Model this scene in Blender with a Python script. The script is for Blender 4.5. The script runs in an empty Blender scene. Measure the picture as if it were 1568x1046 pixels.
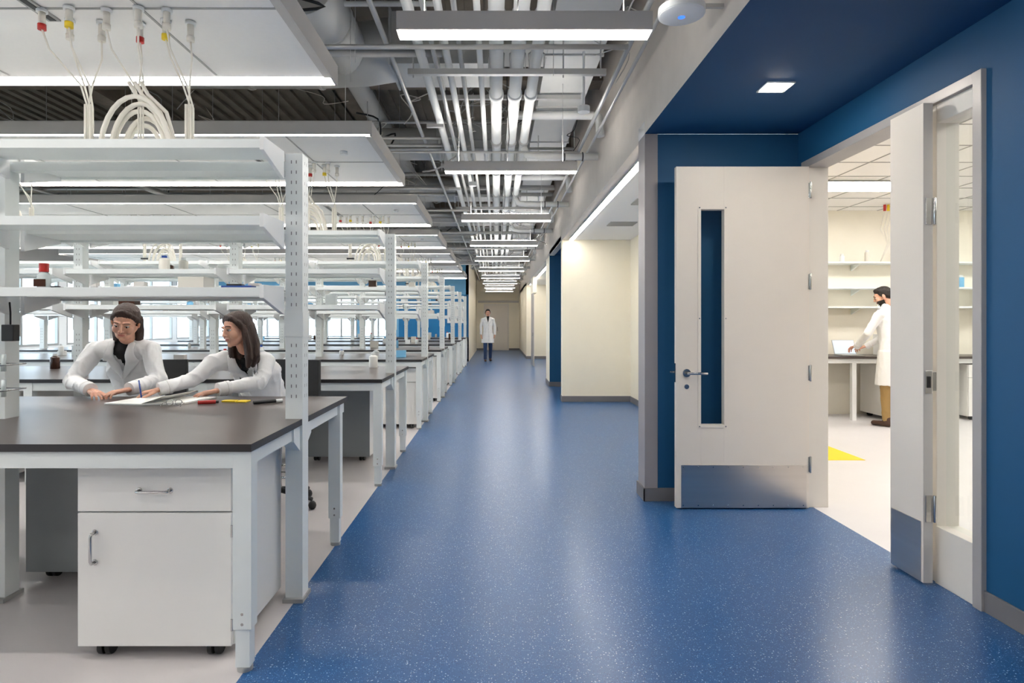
import bpy, bmesh, math, random
from mathutils import Vector, Matrix, noise
from mathutils.bvhtree import BVHTree
random.seed(7)
V=Vector
sc=bpy.context.scene
def lin(c):
    c=c/255.0
    return c/12.92 if c<=0.04045 else ((c+0.055)/1.055)**2.4
def rgb(r,g,b): return (lin(r),lin(g),lin(b),1)
MC={}
def M(name,col,rough=.5,metal=0,var=.06,scale=6,bump=0,bscale=60,emit=0,coat=0,sss=0,stretch=None):
    if name in MC: return MC[name]
    m=bpy.data.materials.new(name); m.use_nodes=True
    nt=m.node_tree; b=nt.nodes['Principled BSDF']
    c=rgb(*col)
    tc=nt.nodes.new('ShaderNodeTexCoord'); src=tc.outputs['Object']
    if stretch:
        mp=nt.nodes.new('ShaderNodeMapping'); mp.inputs['Scale'].default_value=stretch
        nt.links.new(src,mp.inputs['Vector']); src=mp.outputs[0]
    n=nt.nodes.new('ShaderNodeTexNoise'); n.inputs['Scale'].default_value=scale; n.inputs['Detail'].default_value=4
    nt.links.new(src,n.inputs['Vector'])
    mx=nt.nodes.new('ShaderNodeMix'); mx.data_type='RGBA'
    mx.inputs[6].default_value=tuple(x*(1-var) for x in c[:3])+(1,)
    mx.inputs[7].default_value=tuple(min(1,x*(1+var)) for x in c[:3])+(1,)
    nt.links.new(n.outputs['Fac'],mx.inputs[0]); nt.links.new(mx.outputs[2],b.inputs['Base Color'])
    b.inputs['Roughness'].default_value=rough; b.inputs['Metallic'].default_value=metal
    if coat: b.inputs['Coat Weight'].default_value=coat; b.inputs['Coat Roughness'].default_value=.2
    if sss:
        b.inputs['Subsurface Weight'].default_value=sss; b.inputs['Subsurface Radius'].default_value=(.01,.004,.002)
    if bump:
        n2=nt.nodes.new('ShaderNodeTexNoise'); n2.inputs['Scale'].default_value=bscale
        nt.links.new(src,n2.inputs['Vector'])
        bp=nt.nodes.new('ShaderNodeBump'); bp.inputs['Strength'].default_value=bump; bp.inputs['Distance'].default_value=.01
        nt.links.new(n2.outputs['Fac'],bp.inputs['Height']); nt.links.new(bp.outputs['Normal'],b.inputs['Normal'])
    if emit:
        b.inputs['Emission Color'].default_value=c; b.inputs['Emission Strength'].default_value=emit
    MC[name]=m; return m
def glassmat(name,tint=(1,1,1,1),refl=.12):
    m=bpy.data.materials.new(name); m.use_nodes=True; nt=m.node_tree; nt.nodes.clear()
    o=nt.nodes.new('ShaderNodeOutputMaterial'); t=nt.nodes.new('ShaderNodeBsdfTransparent'); g=nt.nodes.new('ShaderNodeBsdfGlossy')
    t.inputs[0].default_value=tint; g.inputs['Roughness'].default_value=.02
    mx=nt.nodes.new('ShaderNodeMixShader'); mx.inputs[0].default_value=refl
    nt.links.new(t.outputs[0],mx.inputs[1]); nt.links.new(g.outputs[0],mx.inputs[2]); nt.links.new(mx.outputs[0],o.inputs[0]); return m
def floormat():
    m=M('blue_rubber_floor',(34,84,136),.31,var=.05,scale=1.5,coat=.08)
    nt=m.node_tree; b=nt.nodes['Principled BSDF']
    b.inputs['Specular IOR Level'].default_value=.42
    tc=nt.nodes.new('ShaderNodeTexCoord')
    cur=b.inputs['Base Color'].links[0].from_socket
    for sc_,th,keep,col in ((115,.25,.5,(18,52,98)),(135,.27,.45,(100,142,190)),(76,.19,.52,(178,198,218))):
        v=nt.nodes.new('ShaderNodeTexVoronoi'); v.inputs['Scale'].default_value=sc_
        nt.links.new(tc.outputs['Object'],v.inputs['Vector'])
        lt=nt.nodes.new('ShaderNodeMath'); lt.operation='LESS_THAN'; lt.inputs[1].default_value=th
        nt.links.new(v.outputs['Distance'],lt.inputs[0])
        sp=nt.nodes.new('ShaderNodeSeparateColor'); nt.links.new(v.outputs['Color'],sp.inputs[0])
        gt=nt.nodes.new('ShaderNodeMath'); gt.operation='GREATER_THAN'; gt.inputs[1].default_value=keep
        nt.links.new(sp.outputs[0],gt.inputs[0])
        ml=nt.nodes.new('ShaderNodeMath'); ml.operation='MULTIPLY'
        nt.links.new(lt.outputs[0],ml.inputs[0]); nt.links.new(gt.outputs[0],ml.inputs[1])
        mx=nt.nodes.new('ShaderNodeMix'); mx.data_type='RGBA'; mx.inputs[7].default_value=rgb(*col)
        nt.links.new(ml.outputs[0],mx.inputs[0]); nt.links.new(cur,mx.inputs[6]); cur=mx.outputs[2]
    nt.links.new(cur,b.inputs['Base Color'])
    return m
# ---- palette
FBLUE=floormat()
FGREY=M('pale_lab_floor',(202,197,197),.3,var=.05,scale=3)
FROOM=M('room_floor',(216,213,214),.35,var=.04,scale=3)
WBLUE=M('blue_wall_paint',(12,80,124),.6,var=.03)
CBLUE=M('blue_ceiling_paint',(4,72,118),.7,var=.03)
CREAM=M('cream_wall_paint',(241,233,213),.6,var=.02)
RWALL=M('room_wall_paint',(241,236,222),.6,var=.02)
LGREY=M('light_grey_paint',(196,192,188),.6,var=.05)
PLEN=M('plenum_wall_paint',(212,205,198),.7,var=.08)
BASEG=M('rubber_base_grey',(116,114,116),.5)
GUARD=M('wall_end_guard',(158,153,154),.4)
WHITE=M('white_powder_coat',(232,234,234),.35,var=.02)
SHELF=M('shelf_white',(228,233,232),.35,var=.02)
TILE=M('ceiling_tile_white',(240,239,237),.8,var=.02,scale=40)
GRID=M('tile_seam_grey',(168,168,166),.6)
ALU=M('aluminium_trim',(170,170,168),.4,.3)
STEEL=M('brushed_stainless',(205,200,195),.28,1,var=.12,scale=2,stretch=(.3,.3,8))
CHROME=M('chrome_hardware',(190,190,190),.2,1)
TOP=M('epoxy_countertop_dark',(72,63,60),.3,var=.12,scale=2)
EDGE=M('countertop_edge',(38,36,38),.4)
CABW=M('cabinet_white',(230,229,226),.4,var=.02)
CABG=M('cabinet_back_shade',(150,156,158),.5)  # back of the white cabinet, under-bench shadow painted in as grey
BLACK=M('black_plastic',(22,22,24),.45)
DOORM=M('door_cream_paint',(228,220,210),.45,var=.02)
FRAMEM=M('door_frame_paint',(225,220,212),.45,var=.02)
FRGREY=M('frame_grey_metal',(176,172,170),.4,.2)
DUCT=M('galvanised_duct',(205,205,202),.5,.1,var=.1,scale=3)
PIPE=M('pipe_jacket_white',(228,229,227),.5,var=.05)
COND=M('steel_conduit',(190,190,188),.35,.4)
DECK=M('fireproofed_deck',(122,115,105),.95,var=.35,scale=4,bump=.6,bscale=25)
BEAM=M('fireproofed_beam',(132,122,110),.95,var=.35,scale=6,bump=.8,bscale=18)
LED=M('led_diffuser',(255,250,244),.5,emit=27,var=0)
LEDC=M('led_diffuser_pendant',(255,250,244),.5,emit=21,var=0)
LEDR=M('led_troffer',(255,250,244),.5,emit=14,var=0)
YEL=M('yellow_floor_tape',(240,205,20),.5)
CABLE=M('white_cable',(228,224,214),.45)
RED=M('red_plastic',(190,40,35),.4)
YELP=M('yellow_plastic',(235,205,40),.5)
BLUEP=M('blue_plastic',(30,70,150),.4)
AMBER=M('amber_bottle',(60,28,14),.15)
PAPER=M('paper_white',(240,240,236),.8)
PAPERG=M('paper_ruled',(190,193,198),.8)
GLASS=glassmat('door_glass',(.93,.97,.96,1),.08)
GLASSW=glassmat('window_glass',(.9,.97,1,1),.06)
COAT=M('lab_coat_cotton',(230,230,230),.85,var=.03,bump=.25,bscale=30)
SKIN=M('skin',(212,162,138),.5,var=.05,scale=30,sss=.15)
LIPS=M('lips',(180,108,98),.45)
EYEW=M('eye_white',(225,222,218),.2)
IRIS=M('eye_iris',(50,36,28),.15)
HAIRB=M('hair_dark_brown',(50,28,18),.5,var=.5,scale=8,bump=.5,bscale=14,stretch=(14,14,1.2))
HAIRK=M('hair_black_brown',(26,18,15),.6,var=.4,scale=8,bump=.5,bscale=14,stretch=(14,14,1.2))
KNIT=M('black_turtleneck_knit',(20,20,22),.9,bump=.3,bscale=200)
DENIM=M('denim_blue',(40,62,100),.85,bump=.3,bscale=150)
KHAKI=M('khaki_cotton',(160,130,82),.85)
TROUS=M('dark_trousers',(30,30,36),.85)
BOOT=M('brown_boot_leather',(66,40,26),.5)
SKYB=M('light_blue_panel',(120,185,225),.5)

COLL=sc.collection
def link(o): COLL.objects.link(o); return o
class MB:
    def __init__(s): s.bm=bmesh.new(); s.m=[]
    def mi(s,m):
        if m not in s.m: s.m.append(m)
        return s.m.index(m)
    def box(s,x0,x1,y0,y1,z0,z1,m,**fm):
        vs=[s.bm.verts.new(p) for p in ((x0,y0,z0),(x1,y0,z0),(x1,y1,z0),(x0,y1,z0),(x0,y0,z1),(x1,y0,z1),(x1,y1,z1),(x0,y1,z1))]
        for k,idx in (('zn',(3,2,1,0)),('zp',(4,5,6,7)),('yn',(0,1,5,4)),('xp',(1,2,6,5)),('yp',(2,3,7,6)),('xn',(3,0,4,7))):
            f=s.bm.faces.new([vs[i] for i in idx]); f.material_index=s.mi(fm.get(k,m))
        return s
    def quad(s,pts,m):
        f=s.bm.faces.new([s.bm.verts.new(p) for p in pts]); f.material_index=s.mi(m); return s
    def prism(s,pts,d,m):
        a=[s.bm.verts.new(p) for p in pts]; d=V(d); b=[s.bm.verts.new(V(p)+d) for p in pts]
        n=len(a); i=s.mi(m)
        fs=[s.bm.faces.new(a[::-1]),s.bm.faces.new(b)]+[s.bm.faces.new((a[j],a[(j+1)%n],b[(j+1)%n],b[j])) for j in range(n)]
        for f in fs: f.material_index=i
        bmesh.ops.recalc_face_normals(s.bm,faces=fs)
        return s
    def cyl(s,p0,p1,r,m,seg=14,r2=None):
        return s.tube([p0,p1],r,m,seg,r2=r2)
    def tube(s,pts,r,m,seg=8,r2=None):
        pts=[V(p) for p in pts]; n=len(pts); i=s.mi(m); rings=[]
        t0=(pts[1]-pts[0]).normalized()
        side=t0.orthogonal().normalized()
        for k,p in enumerate(pts):
            if k==0: t=pts[1]-pts[0]
            elif k==n-1: t=pts[-1]-pts[-2]
            else: t=(pts[k+1]-pts[k]).normalized()+(pts[k]-pts[k-1]).normalized()
            t=t.normalized() if t.length>1e-6 else t0
            side=side-t*side.dot(t)
            side=side.normalized() if side.length>1e-6 else t.orthogonal().normalized()
            u=t.cross(side); rr=r if (r2 is None) else r+(r2-r)*k/(n-1)
            rings.append([s.bm.verts.new(p+(side*math.cos(2*math.pi*j/seg)+u*math.sin(2*math.pi*j/seg))*rr) for j in range(seg)])
        for a,b in zip(rings,rings[1:]):
            for j in range(seg):
                f=s.bm.faces.new((a[j],a[(j+1)%seg],b[(j+1)%seg],b[j])); f.material_index=i; f.smooth=True
        f=s.bm.faces.new(rings[0][::-1]); f.material_index=i
        f=s.bm.faces.new(rings[-1]); f.material_index=i
        return s
    def sph(s,c,r,m,seg=14):
        if not hasattr(r,'__len__'): r=(r,r,r)
        res=bmesh.ops.create_uvsphere(s.bm,u_segments=seg,v_segments=max(6,seg*2//3),radius=1)
        i=s.mi(m)
        for v in res['verts']: v.co=V((v.co.x*r[0]+c[0],v.co.y*r[1]+c[1],v.co.z*r[2]+c[2]))
        for f in {f for v in res['verts'] for f in v.link_faces}: f.material_index=i; f.smooth=True
        return s
    def obj(s,name,loc=(0,0,0),rz=0,bevel=.003,parent=None):
        me=bpy.data.meshes.new(name); s.bm.normal_update(); s.bm.to_mesh(me); s.bm.free()
        for m in s.m: me.materials.append(m)
        o=link(bpy.data.objects.new(name,me)); o.location=loc; o.rotation_euler=(0,0,rz)
        if bevel:
            b=o.modifiers.new('bevel','BEVEL'); b.width=bevel; b.segments=2; b.limit_method='ANGLE'; b.angle_limit=math.radians(50); b.harden_normals=False
        if parent: o.parent=parent
        return o
def inst(o,loc,rz=0,name=None):
    n=link(bpy.data.objects.new(name or o.name.split('.')[0],o.data)); n.location=loc; n.rotation_euler=(0,0,rz)
    for md in o.modifiers:
        b=n.modifiers.new(md.name,'BEVEL'); b.width=md.width; b.segments=md.segments; b.limit_method='ANGLE'; b.angle_limit=md.angle_limit
    return n

# =================== ROOM SHELL ===================
XC=1.14; XR=2.32; LE=-.99
f=MB()
f.box(LE,XR+.03,-3,30.2,-.1,0,FBLUE)
f.box(-10.1,LE,-3,30.2,-.1,0,FGREY)
f.box(XR+.03,9.1,-3,30.2,-.1,0,FROOM)
f.obj('floor',bevel=0)
c=MB()
c.box(-10.1,1.3,-3,30.2,4.3,4.4,DECK)
for k in range(-1,11):
    y=3.9+2.7*k
    c.box(-10,XC,y-.02,y+.02,3.98,4.3,BEAM); c.box(-10,XC,y-.13,y+.13,3.95,3.985,BEAM)
for x in (-7.5,-4.6,-1.7):
    c.box(x-.02,x+.02,-3,30,4.0,4.3,BEAM); c.box(x-.1,x+.1,-3,30,3.97,4.0,BEAM)
for k in range(64):
    x=-10+k*.175
    if x<1.0: c.box(x,x+.08,-3,30,4.26,4.3,DECK)
c.obj('ceiling',bevel=0)
c=MB(); c.box(XC,XR+.02,-3,4.67,2.82,2.92,CBLUE,xn=PLEN)
c.obj('ceiling_alcove',bevel=0)
c=MB(); c.box(XC+.1,XR+.02,4.87,10.5,2.80,2.9,TILE)
for y0 in (5.6,7.0,8.6): 
    for j in range(7): c.box(1.62,2.0,y0+j*.05,y0+j*.05+.02,2.785,2.80,GRID)
c.obj('ceiling_recess',bevel=0)
c=MB(); c.box(XC,XR+.02,10.7,13.0,2.82,2.9,CBLUE); c.box(XC+.1,XR+.02,13.2,23,2.80,2.9,TILE); c.box(XC,XR,23,30,2.8,2.9,TILE)
c.obj('ceiling_corridor_side',bevel=0)
w=MB()
w.box(XC,XC+.1,-3,4.87,2.92,4.3,PLEN); w.box(XC,XC+.1,4.87,30,2.80,4.3,PLEN)
w.obj('wall_corridor_soffit',bevel=0)
w=MB()
w.box(1.24,XR+.06,4.67,4.87,0,2.82,CREAM,yn=WBLUE)
w.box(XC,1.24,4.665,4.875,0,2.82,GUARD)
w.obj('wall_alcove_end',bevel=.002)
w=MB()
w.box(XR,XR+.12,-3,2.92,0,3.05,RWALL,xn=WBLUE)
w.box(XR,XR+.12,2.92,4.56,2.57,3.05,RWALL,xn=WBLUE)
w.box(XR,XR+.12,4.56,4.67,0,3.05,RWALL,xn=WBLUE)
w.box(XR,XR+.12,4.87,30,0,3.05,CREAM)
w.obj('wall_right',bevel=0)
w=MB()
w.box(XC,XR,10.5,10.7,0,2.82,CREAM,yp=WBLUE)
w.box(XC,XR,13.0,13.2,0,2.82,CREAM,yn=WBLUE)
w.box(XC,XC+.12,13.2,13.9,0,2.8,CREAM)
w.box(XC,XR,23,23.2,0,2.82,CREAM)
w.box(XC,XC+.12,23.2,30,0,2.8,CREAM)
w.obj('wall_partitions',bevel=0)
t=MB()
t.box(XC-.01,XC+.01,10.47,10.73,0,.1,BASEG); t.box(XC,XR,10.485,10.5,0,.1,BASEG)
t.box(XC-.012,1.25,4.65,4.665,0,.1,BASEG); t.box(XC-.012,XC,4.65,4.89,0,.1,BASEG); t.box(1.25,XR,4.655,4.67,0,.1,BASEG)
t.box(XR-.012,XR,-3,2.90,0,.1,BASEG); t.box(XR-.012,XR,4.87,10.5,0,.1,BASEG)
t.box(XC,XR,12.985,13,0,.1,BASEG); t.box(XC,XR,22.985,23,0,.1,BASEG); t.box(XC-.012,XC,23,30,0,.1,BASEG); t.box(XC-.012,XC,13,13.9,0,.1,BASEG)
t.box(-.97,XC,29.985,30,0,.1,BASEG)
t.obj('baseboard_right',bevel=.002)
w=MB(); w.box(-.97,XR,30,30.15,0,4.3,CREAM); w.obj('wall_end',bevel=0)
w=MB(); w.box(-1.07,-.97,21.3,30,0,4.3,CREAM,yn=WBLUE); w.obj('wall_corridor_left',bevel=0)
d=MB()
d.box(-.62,.62,29.95,30,0,2.3,FRAMEM); d.box(-.55,-.01,29.93,29.95,0.02,2.2,DOORM); d.box(.01,.55,29.93,29.95,.02,2.2,DOORM)
d.box(-.9,1.1,29.93,30,2.35,2.45,LGREY)
d.cyl((-.05,29.9,.95),(-.05,29.9,1.15),.012,CHROME); d.cyl((.05,29.9,.95),(.05,29.9,1.15),.012,CHROME)
d.obj('door_3',bevel=.003)
w=MB()
w.box(-10.1,-10,-3,21.3,0,.85,WHITE); w.box(-10.1,-10,-3,21.3,2.7,4.3,LGREY)
wy=[-3+2.43*i for i in range(11)]
for y in wy: w.box(-10.1,-10,y-.12,y+.12,.85,2.7,WHITE)
w.obj('wall_left',bevel=0)
for i in range(10):
    a=MB(); y0=wy[i]+.12; y1=wy[i+1]-.12
    a.box(-10.07,-10.0,y0,y1,.85,.9,ALU); a.box(-10.07,-10,y0,y1,2.65,2.7,ALU)
    for y in (y0,(y0+y1)/2-.025,y1-.05): a.box(-10.07,-10,y,y+.05,.9,2.65,ALU)
    a.box(-10.06,-10.01,y0,y1,1.9,1.94,ALU)
    a.quad([(-10.04,y0,.88),(-10.04,y1,.88),(-10.04,y1,2.68),(-10.04,y0,2.68)],GLASSW)
    a.obj('window_%d'%(i+1),bevel=0)
w=MB()
w.box(-10.1,-.97,21.3,21.4,0,.85,WHITE); w.box(-10.1,-.97,21.3,21.4,2.35,4.3,LGREY,yn=SKYB)
wx=[-10.0,-8.7,-7.4,-6.1,-4.8,-3.5]
for x in wx: w.box(x-.08,x+.08,21.3,21.4,.85,2.35,SKYB)
w.box(-3.42,-1.07,21.3,21.4,.85,2.35,M('bright_blue_accent',(30,125,185),.5))
w.obj('wall_back',bevel=0)
for i in range(5):
    a=MB(); x0=wx[i]+.08; x1=wx[i+1]-.08
    a.box(x0,x1,21.32,21.38,.85,.9,ALU); a.box(x0,x1,21.32,21.38,2.3,2.35,ALU)
    for x in (x0,(x0+x1)/2-.02,x1-.05): a.box(x,x+.05,21.32,21.38,.9,2.3,ALU)
    a.quad([(x0,21.35,.88),(x1,21.35,.88),(x1,21.35,2.33),(x0,21.35,2.33)],GLASSW)
    a.obj('window_%d'%(i+11),bevel=0)
w=MB(); w.box(-10.1,9.1,-3.1,-3,0,4.3,LGREY); w.obj('wall_front',bevel=0)
a=MB(); a.box(-1.72,-1.15,21.26,21.295,1.35,2.1,WHITE); a.box(-1.7,-1.17,21.255,21.262,1.37,2.08,PAPER); a.obj('whiteboard')
g=MB(); g.box(-60,-10.5,-20,70,-1.2,-1.0,M('exterior_ground',(150,158,150),.9)); g.obj('exterior_ground',bevel=0)

# =================== RIGHT ROOM ===================
w=MB()
w.box(XR+.12,9.1,9.1,9.2,0,3.05,RWALL); w.box(9,9.1,-3,9.1,0,3.05,RWALL)
w.obj('wall_room',bevel=0)
c=MB(); c.box(XR+.12,9.1,-3,9.2,3.05,3.15,TILE)
for i in range(12):
    x=2.7+i*.6; c.box(x,x+.015,-3,9.1,3.045,3.05,GRID)
for i in range(20):
    y=-2.8+i*.61; c.box(XR+.12,9,y,y+.015,3.045,3.05,GRID)
c.obj('ceiling_room',bevel=0)
for (x0,x1,y0,y1) in ((3.9,5.1,7.15,7.7),(6.3,7.5,7.15,7.7),(3.5,4.7,4.3,4.85),(6.3,7.5,4.3,4.85),(3.5,4.7,1.2,1.75),(6.3,7.5,1.2,1.75)):
    a=MB(); a.box(x0,x1,y0,y1,3.03,3.044,ALU); a.box(x0+.03,x1-.03,y0+.03,y1-.03,3.025,3.03,LEDR); a.obj('ceiling_light_troffer',bevel=0)
a=MB()
a.box(XR+.4,8.9,8.45,9.08,.865,.897,TOP); a.box(XR+.42,8.88,8.48,8.5,.80,.865,WHITE)
for x in (3.2,4.55,5.0,6.3,7.6): a.box(x-.03,x+.03,8.48,8.54,0,.8,WHITE)
a.box(XR+.4,4.45,8.52,9.08,.05,.79,CABW)
for x in (2.8,3.3,3.8,4.3): a.box(x-.005,x+.005,8.515,8.52,.06,.78,GRID)
a.obj('lab_counter')
a=MB()
for z in (1.58,1.86,2.23):
    a.box(4.1,8.9,8.8,9.09,z,z+.025,SHELF); 
    for x in (4.15,5.3,6.5,7.7): a.prism([(x,9.09,z),(x,8.84,z),(x,9.09,z-.09)],(.02,0,0),SHELF)
a.obj('reagent_shelf')
def cabinet_mesh(name='mobile_cabinet'):
    a=MB(); W=.63;D=.56
    a.box(0,W,.021,D,.055,.785,CABW,yp=CABG)
    a.box(.004,W-.004,0,.02,.605,.782,CABW); a.box(.004,W-.004,0,.02,.058,.598,CABW)
    a.box(.01,W-.01,.01,D,.787,.80,BLACK)  # black slab paints the shaded gap under the bench top
    for (p,q) in (((.255,0,.69),(.38,0,.69)),((.075,0,.40),(.075,0,.52))):
        p=V(p);q=V(q); o=V((0,-.03,0)); e=(q-p).normalized()*.012
        a.tube([p,p+o*.8,p+o+e,q+o-e,q+o*.8,q],.006,CHROME,8)
        for r in (p,q): a.cyl(r,r+V((0,-.006,0)),.012,CHROME)
    for z in (.12,.5): a.box(W-.006,W+.004,-.004,.0,z,z+.05,CHROME)
    for x in (.09,W-.09):
        for y in (.06,D-.09):
            a.cyl((x-.026,y,.036),(x-.006,y,.036),.036,BLACK,18); a.cyl((x+.006,y,.036),(x+.026,y,.036),.036,BLACK,18)
            a.box(x-.03,x+.03,y-.02,y+.03,.045,.056,BLACK)
    return a.obj(name,bevel=.002)
cab=cabinet_mesh(); cab.location=(-1.70,2.46,0)
def putcab(x0,y0,back=False):
    if back: inst(cab,(x0+.63,y0+.56,0),math.pi)
    else: inst(cab,(x0,y0,0))
putcab(5.42,8.49); putcab(6.6,8.49); putcab(7.8,8.49)
a=MB(); a.box(4.86,5.18,8.52,8.74,.9,.915,ALU)
a.prism([(4.86,8.73,.915),(5.18,8.73,.915),(5.18,8.81,1.12),(4.86,8.81,1.12)],(0,.01,0),ALU)
a.quad([(4.87,8.729,.925),(5.17,8.729,.925),(5.17,8.803,1.11),(4.87,8.803,1.11)],M('laptop_screen',(170,185,205),.3,emit=.5))
a.obj('laptop',bevel=.002)
a=MB(); a.box(XR+.4,3.67,6.04,7.6,.0,.004,YEL); a.obj('floor_marking',bevel=0)
a=MB()
for i in range(16):
    x=4.3+i*.28+random.uniform(-.05,.05); z=random.choice((1.606,1.886,2.256)); h=random.uniform(.08,.2)
    a.cyl((x,8.95,z),(x,8.95,z+h),random.uniform(.03,.05),random.choice((PAPER,CABLE,SKYB,LGREY,WHITE)),12); 
    a.cyl((x,8.95,z+h),(x,8.95,z+h+.03),.022,WHITE)
a.obj('shelf_bottles')
a=MB()
a.box(5.55,5.95,8.6,8.95,.90,1.2,WHITE); a.box(5.58,5.92,8.59,8.6,.95,1.15,LGREY)
a.obj('bench_incubator')
a=MB()
for i in range(5):
    x=5.5+i*.05
    a.cyl((x,8.6,3.04),(x,8.6,2.95),.018,random.choice((RED,YELP,CABLE)))
    a.tube([(x,8.6,2.95),(x-.03,8.65,2.7),(5.6+i*.01,8.7,2.5),(5.6,8.85,2.26)],.006,CABLE)
a.obj('service_hose_bundle')

# =================== DOOR ===================
a=MB()
a.box(XR-.02,XR+.14,4.5,4.58,0,2.52,FRAMEM)
a.box(XR-.022,XR+.14,2.93,4.58,2.52,2.575,FRGREY)
a.box(XR-.025,XR+.14,2.875,2.93,0,2.575,FRGREY)
a.box(XR-.0,XR+.12,3.2,3.26,0,2.52,FRAMEM)
a.box(XR-.01,XR+.12,2.93,3.2,0,.30,FRAMEM)
a.box(XR,XR+.12,2.93,3.2,2.42,2.52,FRAMEM)
a.quad([(XR+.05,2.93,.3),(XR+.05,3.2,.3),(XR+.05,3.2,2.42),(XR+.05,2.93,2.42)],GLASS)
a.obj('door_frame')
def hinge(a,x,y,z):
    a.box(x-.012,x+.012,y-.006,y,z-.055,z+.055,CHROME); a.cyl((x,y-.01,z-.06),(x,y-.01,z+.06),.008,CHROME,10)
a=MB()
y0,y1=4.50-.045,4.50; xl,xr=1.32,2.295
gx0,gx1,gz0,gz1=1.50,1.67,.62,2.20
a.box(xl,gx0,y0,y1,.01,2.515,DOORM); a.box(gx1,xr,y0,y1,.01,2.515,DOORM)
a.box(gx0,gx1,y0,y1,.01,gz0,DOORM); a.box(gx0,gx1,y0,y1,gz1,2.515,DOORM)
b=.022
for yy in (y0-.006,y1):
    a.box(gx0-b,gx0,yy,yy+.006,gz0-b,gz1+b,DOORM); a.box(gx1,gx1+b,yy,yy+.006,gz0-b,gz1+b,DOORM)
    a.box(gx0,gx1,yy,yy+.006,gz0-b,gz0,DOORM); a.box(gx0,gx1,yy,yy+.006,gz1,gz1+b,DOORM)
for z in (gz0-.012,gz1+.012,1.4):
    for x in (gx0-.011,gx1+.011): a.cyl((x,y0-.008,z),(x,y0-.006,z),.005,CHROME,8)
a.quad([(gx0,4.478,gz0),(gx1,4.478,gz0),(gx1,4.478,gz1),(gx0,4.478,gz1)],GLASS)
a.box(xl+.035,xr-.02,y0-.004,y0-.0005,.012,.325,STEEL)
for i in range(9):
    x=xl+.05+i*.11; 
    for z in (.03,.31): a.cyl((x,y0-.006,z),(x,y0-.004,z),.005,CHROME,8)
a.cyl((1.395,y0,1.0),(1.395,y0-.012,1.0),.03,CHROME,20)
a.tube([(1.395,y0-.01,1.0),(1.395,y0-.05,1.0),(1.41,y0-.06,1.0),(1.53,y0-.06,1.0)],.01,CHROME,10)
a.cyl((1.395,y0,.9),(1.395,y0-.008,.9),.018,CHROME,16)
a.cyl((1.395,y1,1.0),(1.395,y1+.04,1.0),.012,CHROME,12); a.tube([(1.395,y1+.05,1.0),(1.30,y1+.05,1.0)],.009,CHROME)
a.box(xl-.003,xl+.001,y0+.01,y1-.01,.93,1.07,CHROME)
for z in (.33,1.0,1.67,2.34): hinge(a,2.30,y0+.0,z)
a.obj('door_1',bevel=.0015)
a=MB()
a.box(2.225,2.275,3.165,3.43,.012,2.515,DOORM,yn=LGREY)
a.box(2.221,2.2245,3.18,3.42,.014,.33,STEEL)
for z in (.40,1.95): a.box(2.235,2.265,3.160,3.165,z-.07,z+.07,CHROME); 
a.cyl((2.28,3.158,.33),(2.28,3.158,.47),.008,CHROME); a.cyl((2.28,3.158,1.88),(2.28,3.158,2.02),.008,CHROME)
a.box(2.232,2.268,3.160,3.165,1.0,1.12,CHROME); a.box(2.24,2.26,3.157,3.16,1.03,1.09,BLACK)
for z in (.4,1.06,1.95): a.box(2.275,2.32,3.2,3.24,z-.05,z+.05,CHROME)
a.obj('door_2',bevel=.0015)
a=MB(); a.box(XR-.015,XR,8.2,9.5,0,2.2,FRAMEM); a.box(XR-.03,XR-.015,8.28,9.42,.01,2.12,DOORM)
a.box(XR-.09,XR-.08,8.35,9.35,.98,1.04,CHROME); a.box(XR-.08,XR-.03,8.35,8.42,.97,1.05,CHROME); a.box(XR-.08,XR-.03,9.28,9.35,.97,1.05,CHROME)
a.obj('door_4')
a=MB(); a.box(1.165,1.19,19.0,20.0,0,2.2,DOORM); a.box(1.15,1.165,18.9,20.1,0,2.3,FRGREY); a.box(1.13,1.15,19.1,19.25,.95,1.05,CHROME); a.box(1.14,1.26,18.9,20.1,2.3,2.8,CREAM)
a.obj('door_5')
DL=M('led_downlight',(255,248,236),.5,emit=80,var=0)
for y in (3.65,1.9,.15,-1.6):  # first downlight is visible; the rest, out of view, added to brighten the alcove
    a=MB(); a.box(1.63,1.80,y,y+.16,2.812,2.82,WHITE); a.box(1.65,1.78,y+.02,y+.14,2.808,2.812,DL); a.obj('recessed_downlight',bevel=0)
a=MB(); a.box(1.245,1.33,4.9,10.45,2.785,2.80,ALU); a.box(1.255,1.32,4.92,10.43,2.78,2.785,LEDC); a.obj('linear_cove_light',bevel=0)
a=MB(); a.box(1.245,1.33,13.95,22.9,2.785,2.80,ALU); a.box(1.255,1.32,14,22.8,2.78,2.785,LEDC); a.obj('linear_cove_light',bevel=0)

# =================== CORRIDOR PENDANTS (with added uplight strip) ===================
for k in range(-1,10):
    y=2.91+2.71*k
    a=MB()
    a.box(-.48,.75,y,y+.1,2.775,2.865,LGREY); a.box(-.475,.745,y+.006,y+.094,2.768,2.774,LEDC)
    a.box(-.45,.72,y+.02,y+.08,2.866,2.870,LEDC)  # glowing top strip added to brighten the ceiling plenum
    for x in (-.35,.62): a.cyl((x,y+.05,2.86),(x,y+.05,4.28),.0025,COND,6)
    a.tube([(.1,y+.05,2.86),(.12,y+.05,3.1),(.1,y+.07,3.5),(.1,y+.07,4.25)],.004,BLACK,6)
    a.obj('pendant_light',bevel=.0)
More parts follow.
